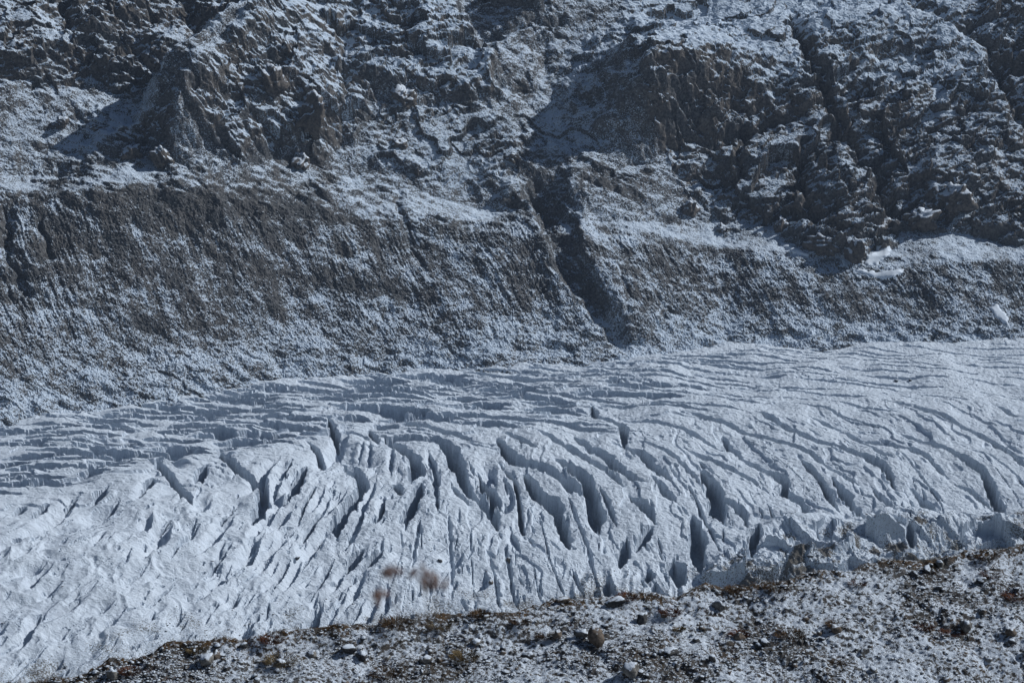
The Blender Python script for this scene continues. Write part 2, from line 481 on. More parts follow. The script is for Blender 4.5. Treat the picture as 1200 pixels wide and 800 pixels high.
# hummocks at the foot
foot = sstep(.68, .92, tm)
fh, fj = facets(U / 12 + wx * .3, W / 9, 103)
h += foot * (fh * 1.6 + 1.2 * fbm(U / 14, W / 10, 104, 3))
fade = sstep(1.22, 1.05, tm)
h *= np.where(tm > 1, fade, 1)
nb = np.array([0, -0.56, 0.83])
V = MB_ + h[..., None] * nb
V[..., 0] += rock * 1.6 * fbm(W / 8, U / 8, 111, 3)
N = normals(V)

# how much snow lies: thin on steep faces, patchy on the scree
reg = 0.615 + 0.0 * X
reg += 0.17 * sstep(.3, -.3, fbm(U / 30, W / 30, 120, 3))
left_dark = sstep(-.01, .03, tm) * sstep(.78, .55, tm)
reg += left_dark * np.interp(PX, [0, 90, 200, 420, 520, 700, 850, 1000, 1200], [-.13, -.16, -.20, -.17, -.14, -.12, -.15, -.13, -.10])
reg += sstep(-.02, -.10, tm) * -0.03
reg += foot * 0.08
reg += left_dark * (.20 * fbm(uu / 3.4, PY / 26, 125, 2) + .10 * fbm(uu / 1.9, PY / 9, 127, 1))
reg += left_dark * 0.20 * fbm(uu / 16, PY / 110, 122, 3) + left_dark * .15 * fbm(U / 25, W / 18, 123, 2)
reg -= 0.16 * np.exp(-((tm - .01) / .09) ** 2) * np.interp(PX, [0, 300, 420, 520, 2000], [1, 1, .6, 0, 0])
slope = sstep(.93, .45, N[..., 2])
facing = N[..., 0] * 0.0
rocksnow = 0.82 + .10 * rockB - 0.75 * sstep(.72, .18, N[..., 2])
low_c = poly_mask(qx, qy, [(770, 130), (900, 130), (960, 60), (1100, 150), (1200, 110), (1400, 110), (1400, 290), (1000, 320), (800, 250)], 18)
rocksnow -= 0.16 * low_c + 0.12 * rockA
rocksnow += 0.17 * poly_mask(qx, qy, [(640, -20), (1040, -40), (1180, 80), (1000, 110), (900, 120), (760, 110)], 20)
bare = sstep(.25, .6, fbm(U / 22, W / 26, 130, 3))
reg2 = reg - 0.35 * sstep(.92, .62, N[..., 2]) - 0.25 * patch * bare
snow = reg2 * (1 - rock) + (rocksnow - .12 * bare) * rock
gul = poly_mask(qx, qy, [(625, 100), (700, 60), (735, 70), (762, 175), (700, 165), (650, 150)], 12)
snow = snow + gul * 0.06 + gulA * .12
for cx, cy, rx, ry in ((265, 90, 60, 22), (130, 150, 60, 30), (520, 205, 60, 20)):
    snow += 0.10 * np.exp(-(((qx - cx) / rx) ** 2 + ((qy - cy) / ry) ** 2))
brown = np.clip(rock * (0.45 + .7 * rockB + .3 * rockC + .3 * rockA) + 0.35 * (1 - onm) + .55 * onm * np.interp(PX, [0, 400, 700, 1200], [.75, .45, .4, .2]), 0, 1)
fm = (0.25 * (tm[:-1, :-1] + tm[1:, :-1] + tm[1:, 1:] + tm[:-1, 1:])) > 0
MT = V
attrs = {"snow": snow, "brown": brown, "rock": rock}
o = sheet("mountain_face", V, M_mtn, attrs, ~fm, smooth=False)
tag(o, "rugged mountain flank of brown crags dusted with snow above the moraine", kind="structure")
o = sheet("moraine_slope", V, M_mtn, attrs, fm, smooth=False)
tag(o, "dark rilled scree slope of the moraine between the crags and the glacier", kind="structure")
MPX, MPY = project(V)
MN = N

# ---------------------------------------------------------------- the glacier
gxs = axis(-110, 1310, 1.36, -1500, 2600, 1.16)
gys = axis(392, 812, 0.86, 330, 1300, 1.16)
gys = np.concatenate([gys[gys < 392], np.arange(392, 545, .5), gys[gys > 545.3]])
GX, GY = np.meshgrid(gxs, gys)
GB = hit(GX, GY, Bg, 500, 6000)
X, Y = GB[..., 0], GB[..., 1]
wx = fbm(X / 45, Y / 45, 205, 3); wy = fbm(X / 45 + 31, Y / 45 + 9, 206, 3)

CREV = [  # traced crevasses: points in the photograph, half width in metres, depth in metres
 ([(800,483),(850,497),(900,512),(947,528),(973,547),(1007,567)], 2.0, 8),
 ([(1050,503),(1100,523),(1147,550),(1167,583),(1180,606)], 2.4, 9),
 ([(800,523),(867,553),(893,568)], 2.0, 7),
 ([(847,507),(867,530),(917,557),(920,573),(943,587),(943,612)], 2.6, 9),
 ([(973,557),(990,577),(1015,606)], 2.6, 9), ([(1067,567),(1087,587),(1107,608)], 2.6, 8),
 ([(885,483),(943,510),(987,523),(1033,547),(1050,572)], 2.2, 8),
 ([(947,487),(1000,507),(1033,530),(1047,540)], 1.6, 6),
 ([(1000,507),(1053,520),(1087,537),(1112,560)], 1.9, 7),
 ([(1033,470),(1087,483),(1133,500),(1173,523),(1200,545),(1240,580)], 1.6, 6),
 ([(1113,563),(1150,580),(1167,597)], 1.3, 5), ([(1160,473),(1200,490),(1260,520)], 1.2, 5),
 ([(935,533),(960,560),(985,600)], 1.8, 6), ([(1020,567),(1040,590),(1048,605)], 2.0, 6),
 ([(440,512),(490,513),(523,520),(537,547),(550,570),(573,593),(583,619)], 4.2, 13),
 ([(583,513),(603,537),(633,547),(660,563),(690,588)], 4.0, 11),
 ([(613,553),(630,580),(650,593),(663,627),(667,643)], 3.8, 12),
 ([(650,537),(683,560),(693,583),(703,622)], 3.4, 11),
 ([(630,507),(657,520),(700,543),(730,570)], 2.6, 9),
 ([(673,510),(710,533),(733,557),(757,570)], 3.0, 10),
 ([(737,580),(757,597),(768,612)], 3.2, 10), ([(730,517),(753,533),(786,563)], 2.8, 10),
 ([(693,473),(700,487),(727,497),(732,520)], 2.4, 8), ([(763,560),(795,590)], 2.6, 9),
  ([(445,507),(483,537),(480,562)], 2.8, 9),
 ([(385,490),(396,520)], 2.6, 8), ([(433,500),(444,520)], 2.4, 8),
 ([(820,548),(838,575),(842,600),(850,612)], 3.2, 10), ([(840,580),(868,598),(876,618)], 2.6, 9),
 ([(812,600),(818,630),(815,660)], 3.8, 12), ([(790,650),(797,690)], 4.0, 14), ([(822,640),(820,668)], 3.0, 12),
 ([(712,678),(714,700)], 2.6, 9), ([(760,665),(762,688)], 2.4, 8), ([(768,684),(770,700)], 1.8, 7),
 ([(735,625),(728,660)], 3.0, 9), ([(765,615),(745,640)], 2.6, 8), ([(890,612),(880,650)], 3.0, 10),
 ([(1066,618),(1068,640)], 2.2, 9), 
 ([(360,545),(348,570),(330,590)], 2.8, 8), ([(172,535),(190,552),(215,575),(226,588)], 2.8, 8), ([(255,527),(278,550),(305,565),(308,585),(295,610)], 3.0, 9), ([(450,514),(485,536),(492,550),(480,562)], 2.6, 8),
  
 ([(390,525),(410,545),(425,565),(402,600),(395,628)], 3.2, 10), ([(462,560),(470,575)], 2.4, 8), ([(495,560),(480,600),(470,612)], 3.4, 10),
 ([(393,600),(396,625)], 3.4, 11), ([(427,640),(405,672)], 3.0, 9), ([(450,645),(425,668)], 2.4, 8),
 ([(530,568),(550,590)], 2.0, 8), ([(560,548),(575,575),(590,600)], 2.6, 9),
]
lines = []
for pts, hw, dp in CREV:
    lines.append((catmull(pts, 14), hw * float(np.interp(pts[0][0], [600, 760], [1.0, 1.12])), dp * 1.35))
# between the traced cracks the ice is split by cracks that follow its flow: nearly level on the plateau,
# sweeping down to the right on the right, hooking back down to the left on the left
rg = np.random.default_rng(11)
def yb_img(x):
    return np.interp(x, [-200, 0, 100, 200, 300, 400, 500, 600, 700, 800, 900, 1000, 1100, 1300], [600, 588, 572, 548, 528, 505, 500, 495, 488, 475, 462, 452, 445, 440])
def theta(x, y):
    low = np.interp(x, [-150, 0, 100, 200, 300, 400, 470, 530, 600, 700, 800, 900, 1000, 1100, 1300], [146, 144, 141, 134, 127, 118, 104, 88, 76, 68, 66, 66, 64, 60, 56])
    span = np.interp(x, [0, 260, 330, 430, 600, 800, 1000, 1300], [7, 7, 30, 60, 95, 125, 150, 165])
    v = np.clip((y - yb_img(x) + 6) / span, 0, 1)
    return np.interp(x, [-100, 1000], [1.0, 4.5]) + (low - 3) * v ** 1.15
def spacing(x, y):
    v = np.clip((y - yb_img(x) + 10) / 60, 0, 1)
    e = np.interp(x, E[:, 0], E[:, 1])
    u = np.clip((y - e) / max(yb_img(x) - e, 5), 0, 1)
    top = 2.7 + 3.6 * u
    low = np.interp(x, [0, 150, 300, 450, 600, 800, 1000, 1200], [24, 21, 18, 18, 19, 17, 15, 14])
    return top + (low - top) * v
occ = []
for P, hw, dp in lines:
    occ.append(P[::2])
occ = np.vstack(occ)
def clear(x, y, f):
    th = math.radians(theta(x, y)); c, s_ = math.cos(th), math.sin(th)
    dx = occ[:, 0] - x; dy = occ[:, 1] - y
    perp = -dx * s_ + dy * c; par = (dx * c + dy * s_) * .45
    return (perp * perp + par * par).min() > (f * spacing(x, y)) ** 2
nl = 0
for att in range(5200):
    x0 = rg.uniform(-140, 1330)
    e = np.interp(x0, E[:, 0], E[:, 1]); bt = np.interp(x0, [-140, 0, 200, 400, 600, 700, 780, 880, 940, 1300], [830, 800, 768, 742, 720, 700, 690, 640, 612, 606])
    y0 = e + 4 + (bt - e - 4) * rg.uniform() ** 1.15
    if not clear(x0, y0, .95): continue
    pts = [(x0, y0)]
    for sgn in (1, -1):
        x, y = x0, y0; sub = []
        plate = y0 < yb_img(x0)
        Lmax = rg.uniform(30, 120) if plate else np.interp(x0, [0, 250, 450, 700, 1200], [22, 26, 45, 95, 120]) * rg.uniform(.35, 1.1)
        wob = rg.normal(0, 3)
        L = 0
        while L < Lmax:
            if x < 300 and abs(y - yb_img(x)) < 8 and L > 0: break
            th = math.radians(theta(x, y) + wob)
            x += 3 * math.cos(th) * sgn; y += 3 * math.sin(th) * sgn; L += 3
            wob = wob * .93 + rg.normal(0, 1.6 if y > yb_img(x) else .5)
            ee = np.interp(x, E[:, 0], E[:, 1]); bb = np.interp(x, [-140, 0, 200, 400, 600, 700, 780, 880, 940, 1300], [830, 800, 768, 742, 720, 700, 690, 640, 612, 606])
            if y < ee + 2 or y > bb or x < -150 or x > 1345 or not clear(x, y, .46): break
            sub.append((x, y))
        pts = pts + sub if sgn == 1 else sub[::-1] + pts
    if len(pts) < 4: continue
    P = np.array(pts); occ = np.vstack([occ, P]); nl += 1
    ym = P[:, 1].mean(); xm = P[:, 0].mean()
    v = np.clip((ym - yb_img(xm) + 12) / 55, 0, 1)
    u = np.clip((ym - np.interp(xm, E[:, 0], E[:, 1])) / 60, 0, 1)
    st_top = np.interp(xm, [-140, 60, 200, 500, 700, 850, 1000, 1300], [.85, 1.15, 1.45, 1.5, 1.2, .75, .5, .4])
    st_low = np.interp(xm, [-140, 100, 250, 400, 550, 700, 900, 1100, 1300], [.4, .45, .65, 1.0, 1.0, .7, .42, .34, .3])
    low_w = rg.uniform(1.5, 3.1) if rg.uniform() < .6 else rg.uniform(.6, 1.2)
    st_low = st_low * (1 - .35 * float(410 < xm < 570 and ym > 555)) * (1 - .45 * float(sstep(600, 690, np.float64(ym))) * (xm < 700))
    hw = (1 - v) * (1.6 + 1.5 * u) * st_top * rg.uniform(.75, 1.25) + v * low_w * st_low
    dp = (1 - v) * (5.5 + 3 * u) * st_top + v * st_low * rg.uniform(4, 9)
    # small hooks and bridges
    lines.append((P, hw, dp))
# little cross cracks and pock marks on the slope
for _ in range(620):
    x0 = rg.uniform(-140, 1100)
    bt = np.interp(x0, [0, 200, 400, 600, 700, 1000], [800, 770, 745, 725, 705, 610]); b = yb_img(x0) + 25
    y0 = b + (bt - b) * rg.uniform()
    th = math.radians(theta(x0, y0) + rg.normal(0, 16)); L = rg.uniform(4, 22)
    s_ = np.linspace(0, L, 5)
    lines.append((np.stack([x0 + s_ * math.cos(th), y0 + s_ * math.sin(th)], 1), rg.uniform(.35, 1.1), rg.uniform(.8, 3.2)))

carve = np.zeros_like(X); dmin = np.full(X.shape, 30.0)
jag = fbm(X / 6, Y / 6, 210, 3)
gx0 = int(np.argmin(np.abs(gxs + 110))); gy0 = int(np.argmin(np.abs(gys - 392)))
for P, hw, dp in lines:
    W3 = hit(P[:, 0], P[:, 1], Bg, 500, 6000, 28)[:, :2]
    seg = np.linalg.norm(np.diff(W3, axis=0), axis=1); cum = np.concatenate([[0], np.cumsum(seg)])
    n = max(4, int(cum[-1] / 0.9))
    s_ = np.linspace(0, cum[-1], n)
    wxp = np.interp(s_, cum, W3[:, 0]); wyp = np.interp(s_, cum, W3[:, 1])
    ipx = np.interp(s_, cum, P[:, 0]); ipy = np.interp(s_, cum, P[:, 1])
    tp = s_ / cum[-1]
    taper = np.clip(np.minimum(tp, (1 - tp)) * max(2.6, cum[-1] / 14), 0, 1) ** .8
    ph_ = hw * 97.0
    wv = hw * taper * (1 + .36 * pn(s_ / 9 + ph_, s_ * 0 + ph_, 801) + .3 * pn(s_ / 3.1 + ph_, s_ * 0 + 3.3, 803))
    R = hw * 1.6 + 5
    for i in range(n):
        ci = gx0 + int((ipx[i] + 110) / 1.36); ri = int(np.searchsorted(gys, ipy[i]))
        rc = int(R / .5 / 1.36) + 1; rrw = int(R / 1.1 / (.5 if ipy[i] < 540 else .86)) + 1
        a, b_, c, d = ri - rrw, ri + rrw + 1, ci - rc, ci + rc + 1
        if a < 0 or c < 0 or b_ > X.shape[0] or d > X.shape[1]: continue
        dist = np.hypot(X[a:b_, c:d] - wxp[i], Y[a:b_, c:d] - wyp[i]) + min(.9, .28 * hw + .1) * jag[a:b_, c:d]
        w = max(wv[i], .15)
        cv = dp * min(1, taper[i] + .1) * sstep(1.15, 0.72, dist / w)
        np.maximum(carve[a:b_, c:d], cv, out=carve[a:b_, c:d])
        if dp > 5:
            np.minimum(dmin[a:b_, c:d], dist, out=dmin[a:b_, c:d])
inner = sstep(330, 392, GY) * 1.0
steep = sstep(0, 60, GY - yb_img(GX))
g = -carve
g -= 1.1 * np.exp(-np.clip(dmin, 0, 30) / 2.0)               # block tops are rounded towards the cracks
g += 3.2 * fbm(X / 60, Y / 60, 220, 3) + (.45 + .15 * steep) * fbm(X / 13, Y / 13, 224, 3) + .34 * np.interp(GX, [0, 250, 500], [.5, .6, 1]) * fbm(X / 2.6, Y / 2.6, 228, 3) - .45 * np.interp(GX, [0, 250, 500], [.35, .5, 1]) * sstep(.80, .97, ridged(X / 5 + .4 * wx, Y / 9, 229, 2)) * sstep(-.1, .4, fbm(X / 30, Y / 30, 227, 2))
# wavy grain of the slope, running down to the left (left) or to the right (right)
dirx = np.interp(GX, [0, 250, 500, 900], [-.8, -.6, -.15, .35])
gu = (X * 1.0 + dirx * (Y - 1250) * 1.0)
g += steep * .6 * ridged(gu / 15 + wx, Y / 60, 230, 3) * np.interp(GX, [0, 250, 600, 900], [.9, 1.0, .7, .3])
lft = np.interp(GX, [-1000, 0, 250, 450, 650], [1, 1, 1, .7, 0])
sw = ridged(gu / 36 + .7 * wx, (Y + X * .3) / 120 + .5 * wy, 238, 3)
g += steep * lft * 3.0 * (sw - .6)
sw2 = fbm(gu / 12 + .8 * wx, (Y + X * .3) / 52 + .5 * wy, 241, 2) - .25 * sstep(250, 100, GX)
g -= steep * (.6 - .5 * lft) * 2.0 * sstep(.12, .26, sw2)
m1 = sstep(-.15, .35, fbm(X / 26, Y / 40, 232, 2))
g -= steep * m1 * .8 * sstep(.80, .96, ridged(gu / 8 + .5 * wx, Y / 34 + wy, 233, 2)) * np.interp(GX, [0, 200, 500, 700, 1100], [.8, 1.1, .9, .4, .2])
m2 = sstep(-.25, .35, fbm(X / 17, Y / 22, 234, 2))
g -= steep * m2 * .35 * sstep(.78, .95, ridged(gu / 3.6 + .7 * wx, Y / 17 + wy, 235, 2))
g += (.3 + .3 * steep) * ridged((X * .35 + Y) / 5 + wx, X / 16, 237, 2) * .25
# steps of the level part: low scarps that look at the viewer
lev = (1 - sstep(0, 50, GY - yb_img(GX))) * np.interp(GX, [0, 200, 700, 850, 1100], [.75, 1, 1, .55, .25])
ph = (Y + 0.10 * X + 16 * wx + 7 * fbm(X / 22, Y / 12, 236, 3)) / 12.0
fr = ph - np.floor(ph)
g += lev * 1.6 * (sstep(0, .10, fr) - fr) * (0.35 + sstep(-.2, .5, fbm(X / 50, Y / 18, 239, 2)))
# the two scoops on the left
def bowl(cx, cy, rx, ry, rot, dp):
    r0, r1_ = np.searchsorted(gys, [cy - rx * 1.7 - 6, cy + rx * 1.7 + 6]); c0, c1 = np.searchsorted(gxs, [cx - rx * 1.7 - 6, cx + rx * 1.7 + 6])
    gx_ = GX[r0:r1_, c0:c1]; gy_ = GY[r0:r1_, c0:c1]; jx = wx[r0:r1_, c0:c1]; jy = wy[r0:r1_, c0:c1]; jj = jag[r0:r1_, c0:c1]
    c, q = math.cos(math.radians(rot)), math.sin(math.radians(rot))
    a = (gx_ - cx + 2 * jx) * c + (gy_ - cy + 2 * jy) * q; b = -(gx_ - cx + 2 * jx) * q + (gy_ - cy + 2 * jy) * c + .9 * jj
    rim = .75 * ry * (1 - .55 * (a / rx) ** 2)
    g[r0:r1_, c0:c1] -= dp * np.exp(-np.abs(a / rx) ** 2.6) * sstep(-1.8 * ry, .5 * ry, b) * sstep(rim + .2 * ry + .4, rim, b)
for args in ((58, 612, 26, 9, -38, 7), (183, 632, 20, 11, -48, 9), (170, 612, 9, 7, -50, 5), (62, 776, 12, 6, -40, 4), (248, 688, 16, 5, -38, 4), (205, 540, 12, 8, 30, 5), (236, 590, 10, 8, -30, 5), (322, 585, 12, 9, -50, 6), (405, 530, 12, 9, 40, 6), (425, 535, 18, 9, 5, 5), (572, 550, 9, 14, -30, 5), (560, 565, 14, 10, 20, 5), (592, 590, 9, 12, -30, 5), (180, 500, 40, 4, 0, 3), (80, 562, 30, 4, 0, 3), (245, 560, 22, 5, 0, 3), (530, 655, 12, 10, -45, 4), (560, 680, 10, 14, -45, 4)):
    bowl(*args)
ncl = fbm(X / 55, Y / 55, 290, 2)
for _ in range(330):
    cx = rg.uniform(-100, 700); cy = rg.uniform(yb_img(cx) + 18, np.interp(cx, [0, 200, 400, 600, 700], [800, 768, 742, 718, 700]))
    if ncl[min(np.searchsorted(gys, cy), len(gys) - 1), np.searchsorted(gxs, cx)] < rg.normal(.02, .15): continue
    if cx > 400 and rg.uniform() < .45: continue
    k_ = np.interp(cx, [-100, 200, 450, 700], [.6, .75, .95, .9]) * np.clip(rg.lognormal(-.25, .6), .3, 2.4)
    rot = theta(cx, cy + 20) - 180 + rg.normal(0, 11) + 4
    bowl(cx, cy, 12 * k_ + 2, 3.4 * k_ + 1.2, rot, 3.2 * k_ + .6)
# hummocky margin at the lower right: a dirty ice ridge with hollows in front of it
d, s, t = seg_dist(GX + 4 * wx, GY + 4 * wy, [(820, 690), (868, 640), (905, 622), (960, 614), (1000, 618), (1045, 606), (1100, 612), (1160, 612), (1320, 600)])
marg = sstep(700, 860, GX) * sstep(-2, 18, GY - np.interp(GX, [700, 800, 870, 930, 1060, 1320], [720, 690, 625, 612, 604, 598]))
g += 5.0 * np.exp(-(d / 9) ** 2) * sstep(800, 860, GX)
hk, hj = facets(X / 17 + .4 * wx, Y / 15 + .4 * wy, 244, 1.6)
g += marg * (hk * 8.5 + 2.2 * ridged(X / 9, Y / 7, 246, 3))
for args in ((880, 640, 30, 12, -20, 8), (945, 640, 18, 9, -10, 8), (1090, 640, 16, 12, 5, 8), (1115, 634, 14, 9, 0, 7), (1150, 640, 10, 8, 0, 5), (1035, 628, 10, 7, 0, -6), (1060, 652, 22, 9, 0, -7), (995, 642, 22, 9, -25, -6)):
    bowl(*args)
# ice cliffs above the near ridge: vertical flutes
fl = sstep(640, 690, GX) * sstep(850, 800, GX) * sstep(-40, -15, GY - 695)
g += fl * 3.0 * ridged(X / 9, Y / 40, 250, 2)
V = GB.copy(); V[..., 2] += g
deb = 0.50 * sstep(-70, 0, GY - np.interp(GX, [0, 100, 200, 300, 450, 600, 700, 800, 900, 1000, 1200], [800, 785, 757, 745, 730, 718, 703, 700, 680, 650, 640]))
deb += 0.18 + 0.75 * marg * sstep(-.2, .4, fbm(X / 16, Y / 16, 260, 3)) * sstep(.0, 1., 1 - np.exp(-hj * 3))
deb += .25 * sstep(.1, .5, fbm(X / 30, Y / 30, 262, 3)) * steep
deb -= .3 * sstep(1.5, 5, carve)
deb += .25 * np.exp(-((GY - ey_[0:1, :].mean() * 0 - np.interp(GX, E[:, 0], E[:, 1])) / 6) ** 2)
ice_shade = sstep(1.0, 5.0, carve) * 0.75  # grows with crack depth: ice tint plus painted crevasse shade
o = sheet("glacier", V, M_gl, {"debris": deb, "ice": ice_shade}, smooth=False)
tag(o, "snow covered glacier split by long curving crevasses", kind="structure")
GPX, GPY = project(V); GV = V; GN = normals(V)

# ---------------------------------------------------------------- the near ridge
CR = np.array([(-1500, 1040), (-300, 850), (-110, 815), (0, 803), (82, 797), (100, 790), (120, 779), (140, 772), (165, 771), (180, 765), (195, 756), (237, 754), (262, 749), (300, 747), (350, 739), (400, 733), (450, 731), (490, 727), (515, 720), (600, 720), (625, 712), (650, 703), (707, 703), (750, 695), (775, 701), (795, 699), (825, 686), (850, 690), (875, 687), (900, 685), (925, 680), (945, 672), (1000, 670), (1015, 662), (1060, 659), (1095, 659), (1140, 646), (1175, 645), (1200, 640), (1310, 628), (2600, 560)], float)
def Bf(X, Y):
    return -30.0 + 0.27 * (Y - 66) + 0.012 * X
fxs = axis(-110, 1310, 1.6, -1500, 2600, 1.16)
cyl = np.interp(fxs, CR[:, 0], CR[:, 1])
rows = []
vv = np.concatenate([np.linspace(0, 1, 215) ** 0.9, [1.08, 1.2, 1.4]])
bot = 830 + 0 * cyl
bot = np.maximum(bot, cyl + 25)
FY = cyl[None, :] + (bot - cyl)[None, :] * vv[:, None]
FX = np.broadcast_to(fxs[None, :], FY.shape)
FB = hit(FX, FY, Bf, 20, 400)
# far side of the ridge: falls away steeply towards the ice
crest = FB[0]
back = []
for s_ in (40, 22, 12, 7, 4, 2.2, 1.2, .6, .3, .12):
    q = crest.copy(); q[:, 1] += s_; q[:, 2] -= s_ * 0.9 * (s_ / (s_ + .6)) + .02 * s_
    back.append(q)
FB = np.concatenate([np.array(back), FB], 0)
X, Y = FB[..., 0], FB[..., 1]
dc = np.concatenate([np.zeros((10, len(fxs))), FY - cyl[None, :]], 0)
hf = .3 * fbm(X / 6, Y / 6, 300, 3) * sstep(0, 30, dc) +   .10 * fbm(X / 1.1, Y / 1.1, 303, 3) + .05 * np.abs(fbm(X / .3, Y / .3, 306, 3)) * 1.6
fk, fj = facets(X / .55, Y / .5, 309)
pt = sstep(.0, .5, fbm(X / 3, Y / 3, 311, 3))
hf += pt * .07 * (fk + .5)
# faint runnels going down to the right
ru = (X + .55 * Y)
hf -= .05 * sstep(.55, .95, ridged(ru / 2.2, Y / 14, 315, 2))
V = FB.copy(); V[..., 2] += hf
N = normals(V)
sn = 0.63 - .16 * pt - .30 * sstep(.93, .55, N[..., 2]) + .10 * fbm(X / 2.2, Y / 2.2, 320, 3)
sn -= .22 * sstep(14, 0, dc)
veg = np.clip(.25 + .5 * fbm(X / 2.5 + 7, Y / 2.5, 323, 3) + .75 * sstep(16, 0, dc), 0, 1)
o = sheet("near_slope", V, M_fore, {"snow": sn, "veg": veg})
tag(o, "near ridge of stones and withered turf dusted with snow", kind="structure")
FPX, FPY = project(V); FV = V; FN = N

# ground between the viewer and the near ridge
ax_ = np.linspace(-70, 70, 141); ay_ = np.concatenate([np.linspace(-12, 4, 33), np.linspace(4.5, 66.5, 120)])
AX, AY = np.meshgrid(ax_, ay_)
z = np.interp(AY, [-12, 2.9, 3.4, 9, 45, 60, 66.5], [-1.9, -1.72, -1.95, -6.4, -27.5, -31.8, -31.2])
V = np.stack([AX, AY, z + .05 * fbm(AX / .9, AY / .9, 330, 3) + .6 * fbm(AX / 9, AY / 9, 333, 3) * sstep(6, 16, AY)], -1)
o = sheet("viewpoint_ground", V, M_fore, {"snow": .5 + 0 * AX, "veg": .5 + 0 * AX})
tag(o, "ground at the viewpoint falling away towards the near ridge", kind="structure")

def at(which, px, py):
    A, B_, VV = {'m': (MPX, MPY, MT), 'g': (GPX, GPY, GV), 'f': (FPX, FPY, FV)}[which]
    d = (A - px) ** 2 + (B_ - py) ** 2
    if which == 'f': d[:10] = 1e9
    i = np.unravel_index(np.argmin(d), d.shape)
    return VV[i]

# ---------------------------------------------------------------- stones
def ico(n):
    import bmesh
    bm = bmesh.new(); bmesh.ops.create_icosphere(bm, subdivisions=n, radius=1.0)
    v = np.array([q.co[:] for q in bm.verts]); f = np.array([[q.index for q in p.verts] for p in bm.faces]); bm.free()
    return v, f
ICO = {n: ico(n) for n in (1, 2, 3, 4)}
def rock_verts(n, rng, planes=16, rough=.05, sx=1, sy=1, sz=1, flat=.0):
    v, f = ICO[n]
    d = v / np.linalg.norm(v, axis=1, keepdims=True)
    pnm = rng.normal(size=(planes, 3)); pnm /= np.linalg.norm(pnm, axis=1, keepdims=True)
    off = rng.uniform(.62, .98, planes)
    dots = d @ pnm.T
    r = np.min(np.where(dots > .05, off / np.maximum(dots, .05), 9), axis=1)
    r = np.minimum(r, 1.15)
    k_ = rng.uniform(-50, 50, 3)
    r = r * (1 + rough * (fbm(d[:, 0] * 2.5 + k_[0], d[:, 1] * 2.5 + d[:, 2] * 1.7 + k_[1], 5, 3)))
    v = d * r[:, None] * np.array([sx, sy, sz])
    return v, f

def boulder(name, p, size, mat, rng, n=2, aspect=(1, 1, .8), rotz=None, tilt=.0, sink=.3, rough=.09, smooth=False, planes=16):
    v, f = rock_verts(n, rng, planes, rough, aspect[0], aspect[1], aspect[2])
    v = v * size
    o = mesh_obj(name, v, f, mat, smooth=smooth)
    o.location = (p[0], p[1], p[2] + size * aspect[2] * (1 - 2 * sink) * .8)
    o.rotation_euler = (tilt, rng.uniform(-.2, .2), rng.uniform(0, 6.28) if rotz is None else rotz)
    return o

r1 = np.random.default_rng(21)
MPP = 0.62                                # metres per photo pixel on the mountain
CRAGS = [ # px, py, radius px, aspect, label
 (1031, 272, 19, (1, .9, 1.15), "rounded brown crag at the foot of the right-hand cliffs, beside the small snow patch"),
 (1078, 261, 21, (1.15, .9, .95), "broad snow-topped knob right of the rounded crag below the cliffs"),
 (962, 288, 19, (1.3, .9, .85), "jagged pale block at the lowest tip of the right-hand cliffs"),
 (1000, 296, 15, (.8, .9, 1.15), "narrow upright crag wedged between the jagged block and the rounded crag"),
 (915, 268, 12, (.9, .8, 1.2), "small brown tooth of rock above the long thin snow patch"),
 (808, 246, 14, (.8, .8, 1.0), "dark rounded knob at the left foot of the right-hand cliffs"),
 (846, 268, 9, (1.3, .9, .7), "low pale slab just under the dark knob at the cliff foot"),
 (472, 116, 15, (1.3, .9, .9), "grey pointed outcrop in the middle of the central buttress"),
 (1120, 232, 26, (1.2, .9, .9), "wide brown hump of bare rock near the right edge above the moraine"),
 (352, 192, 15, (1.1, .9, .9), "tan crag at the bottom corner of the central buttress"),
 (190, 186, 15, (.8, .8, 1.0), "tan fin of rock standing in the shade below the long spur"),
 (152, 180, 13, (1.2, .8, .8), "lit brown outcrop at the left end of the spur's shadow"),
 (470, 170, 9, (1.2, .8, .9), "squat tan outcrop on the snowy shelf below the central buttress"),
 (490, 205, 8, (.6, .7, 1.4), "slim tan pillar on the snowy slope above the moraine"),
 (600, 186, 9, (1.3, .8, .7), "wedge shaped tan rock near the bottom of the shaded gully"),
 (568, 182, 8, (.9, .8, .9), "dark blue shaded rock left of the wedge shaped rock"),
 (320, 98, 17, (1.1, .9, 1.1), "tan face of rock high on the long spur"),
 (365, 140, 20, (.9, .9, 1.2), "tall tan buttress block below the spur"),
 (112, 152, 10, (1.2, .8, .8), "low brown outcrop on the snowy slope at far left"),
 (72, 145, 9, (1.3, .8, .8), "weathered tan ledge on the left snowfield"),
]
for (px, py, rp, asp, lab) in CRAGS:
    p = at('m', px, py)
    o = boulder("rock_outcrop", p, rp * MPP * 0.92, M_crag, r1, 4, asp, None, .1, .46, .38, False, 20)
    tag(o, lab, "rock outcrop", "rock outcrops on the mountain face")

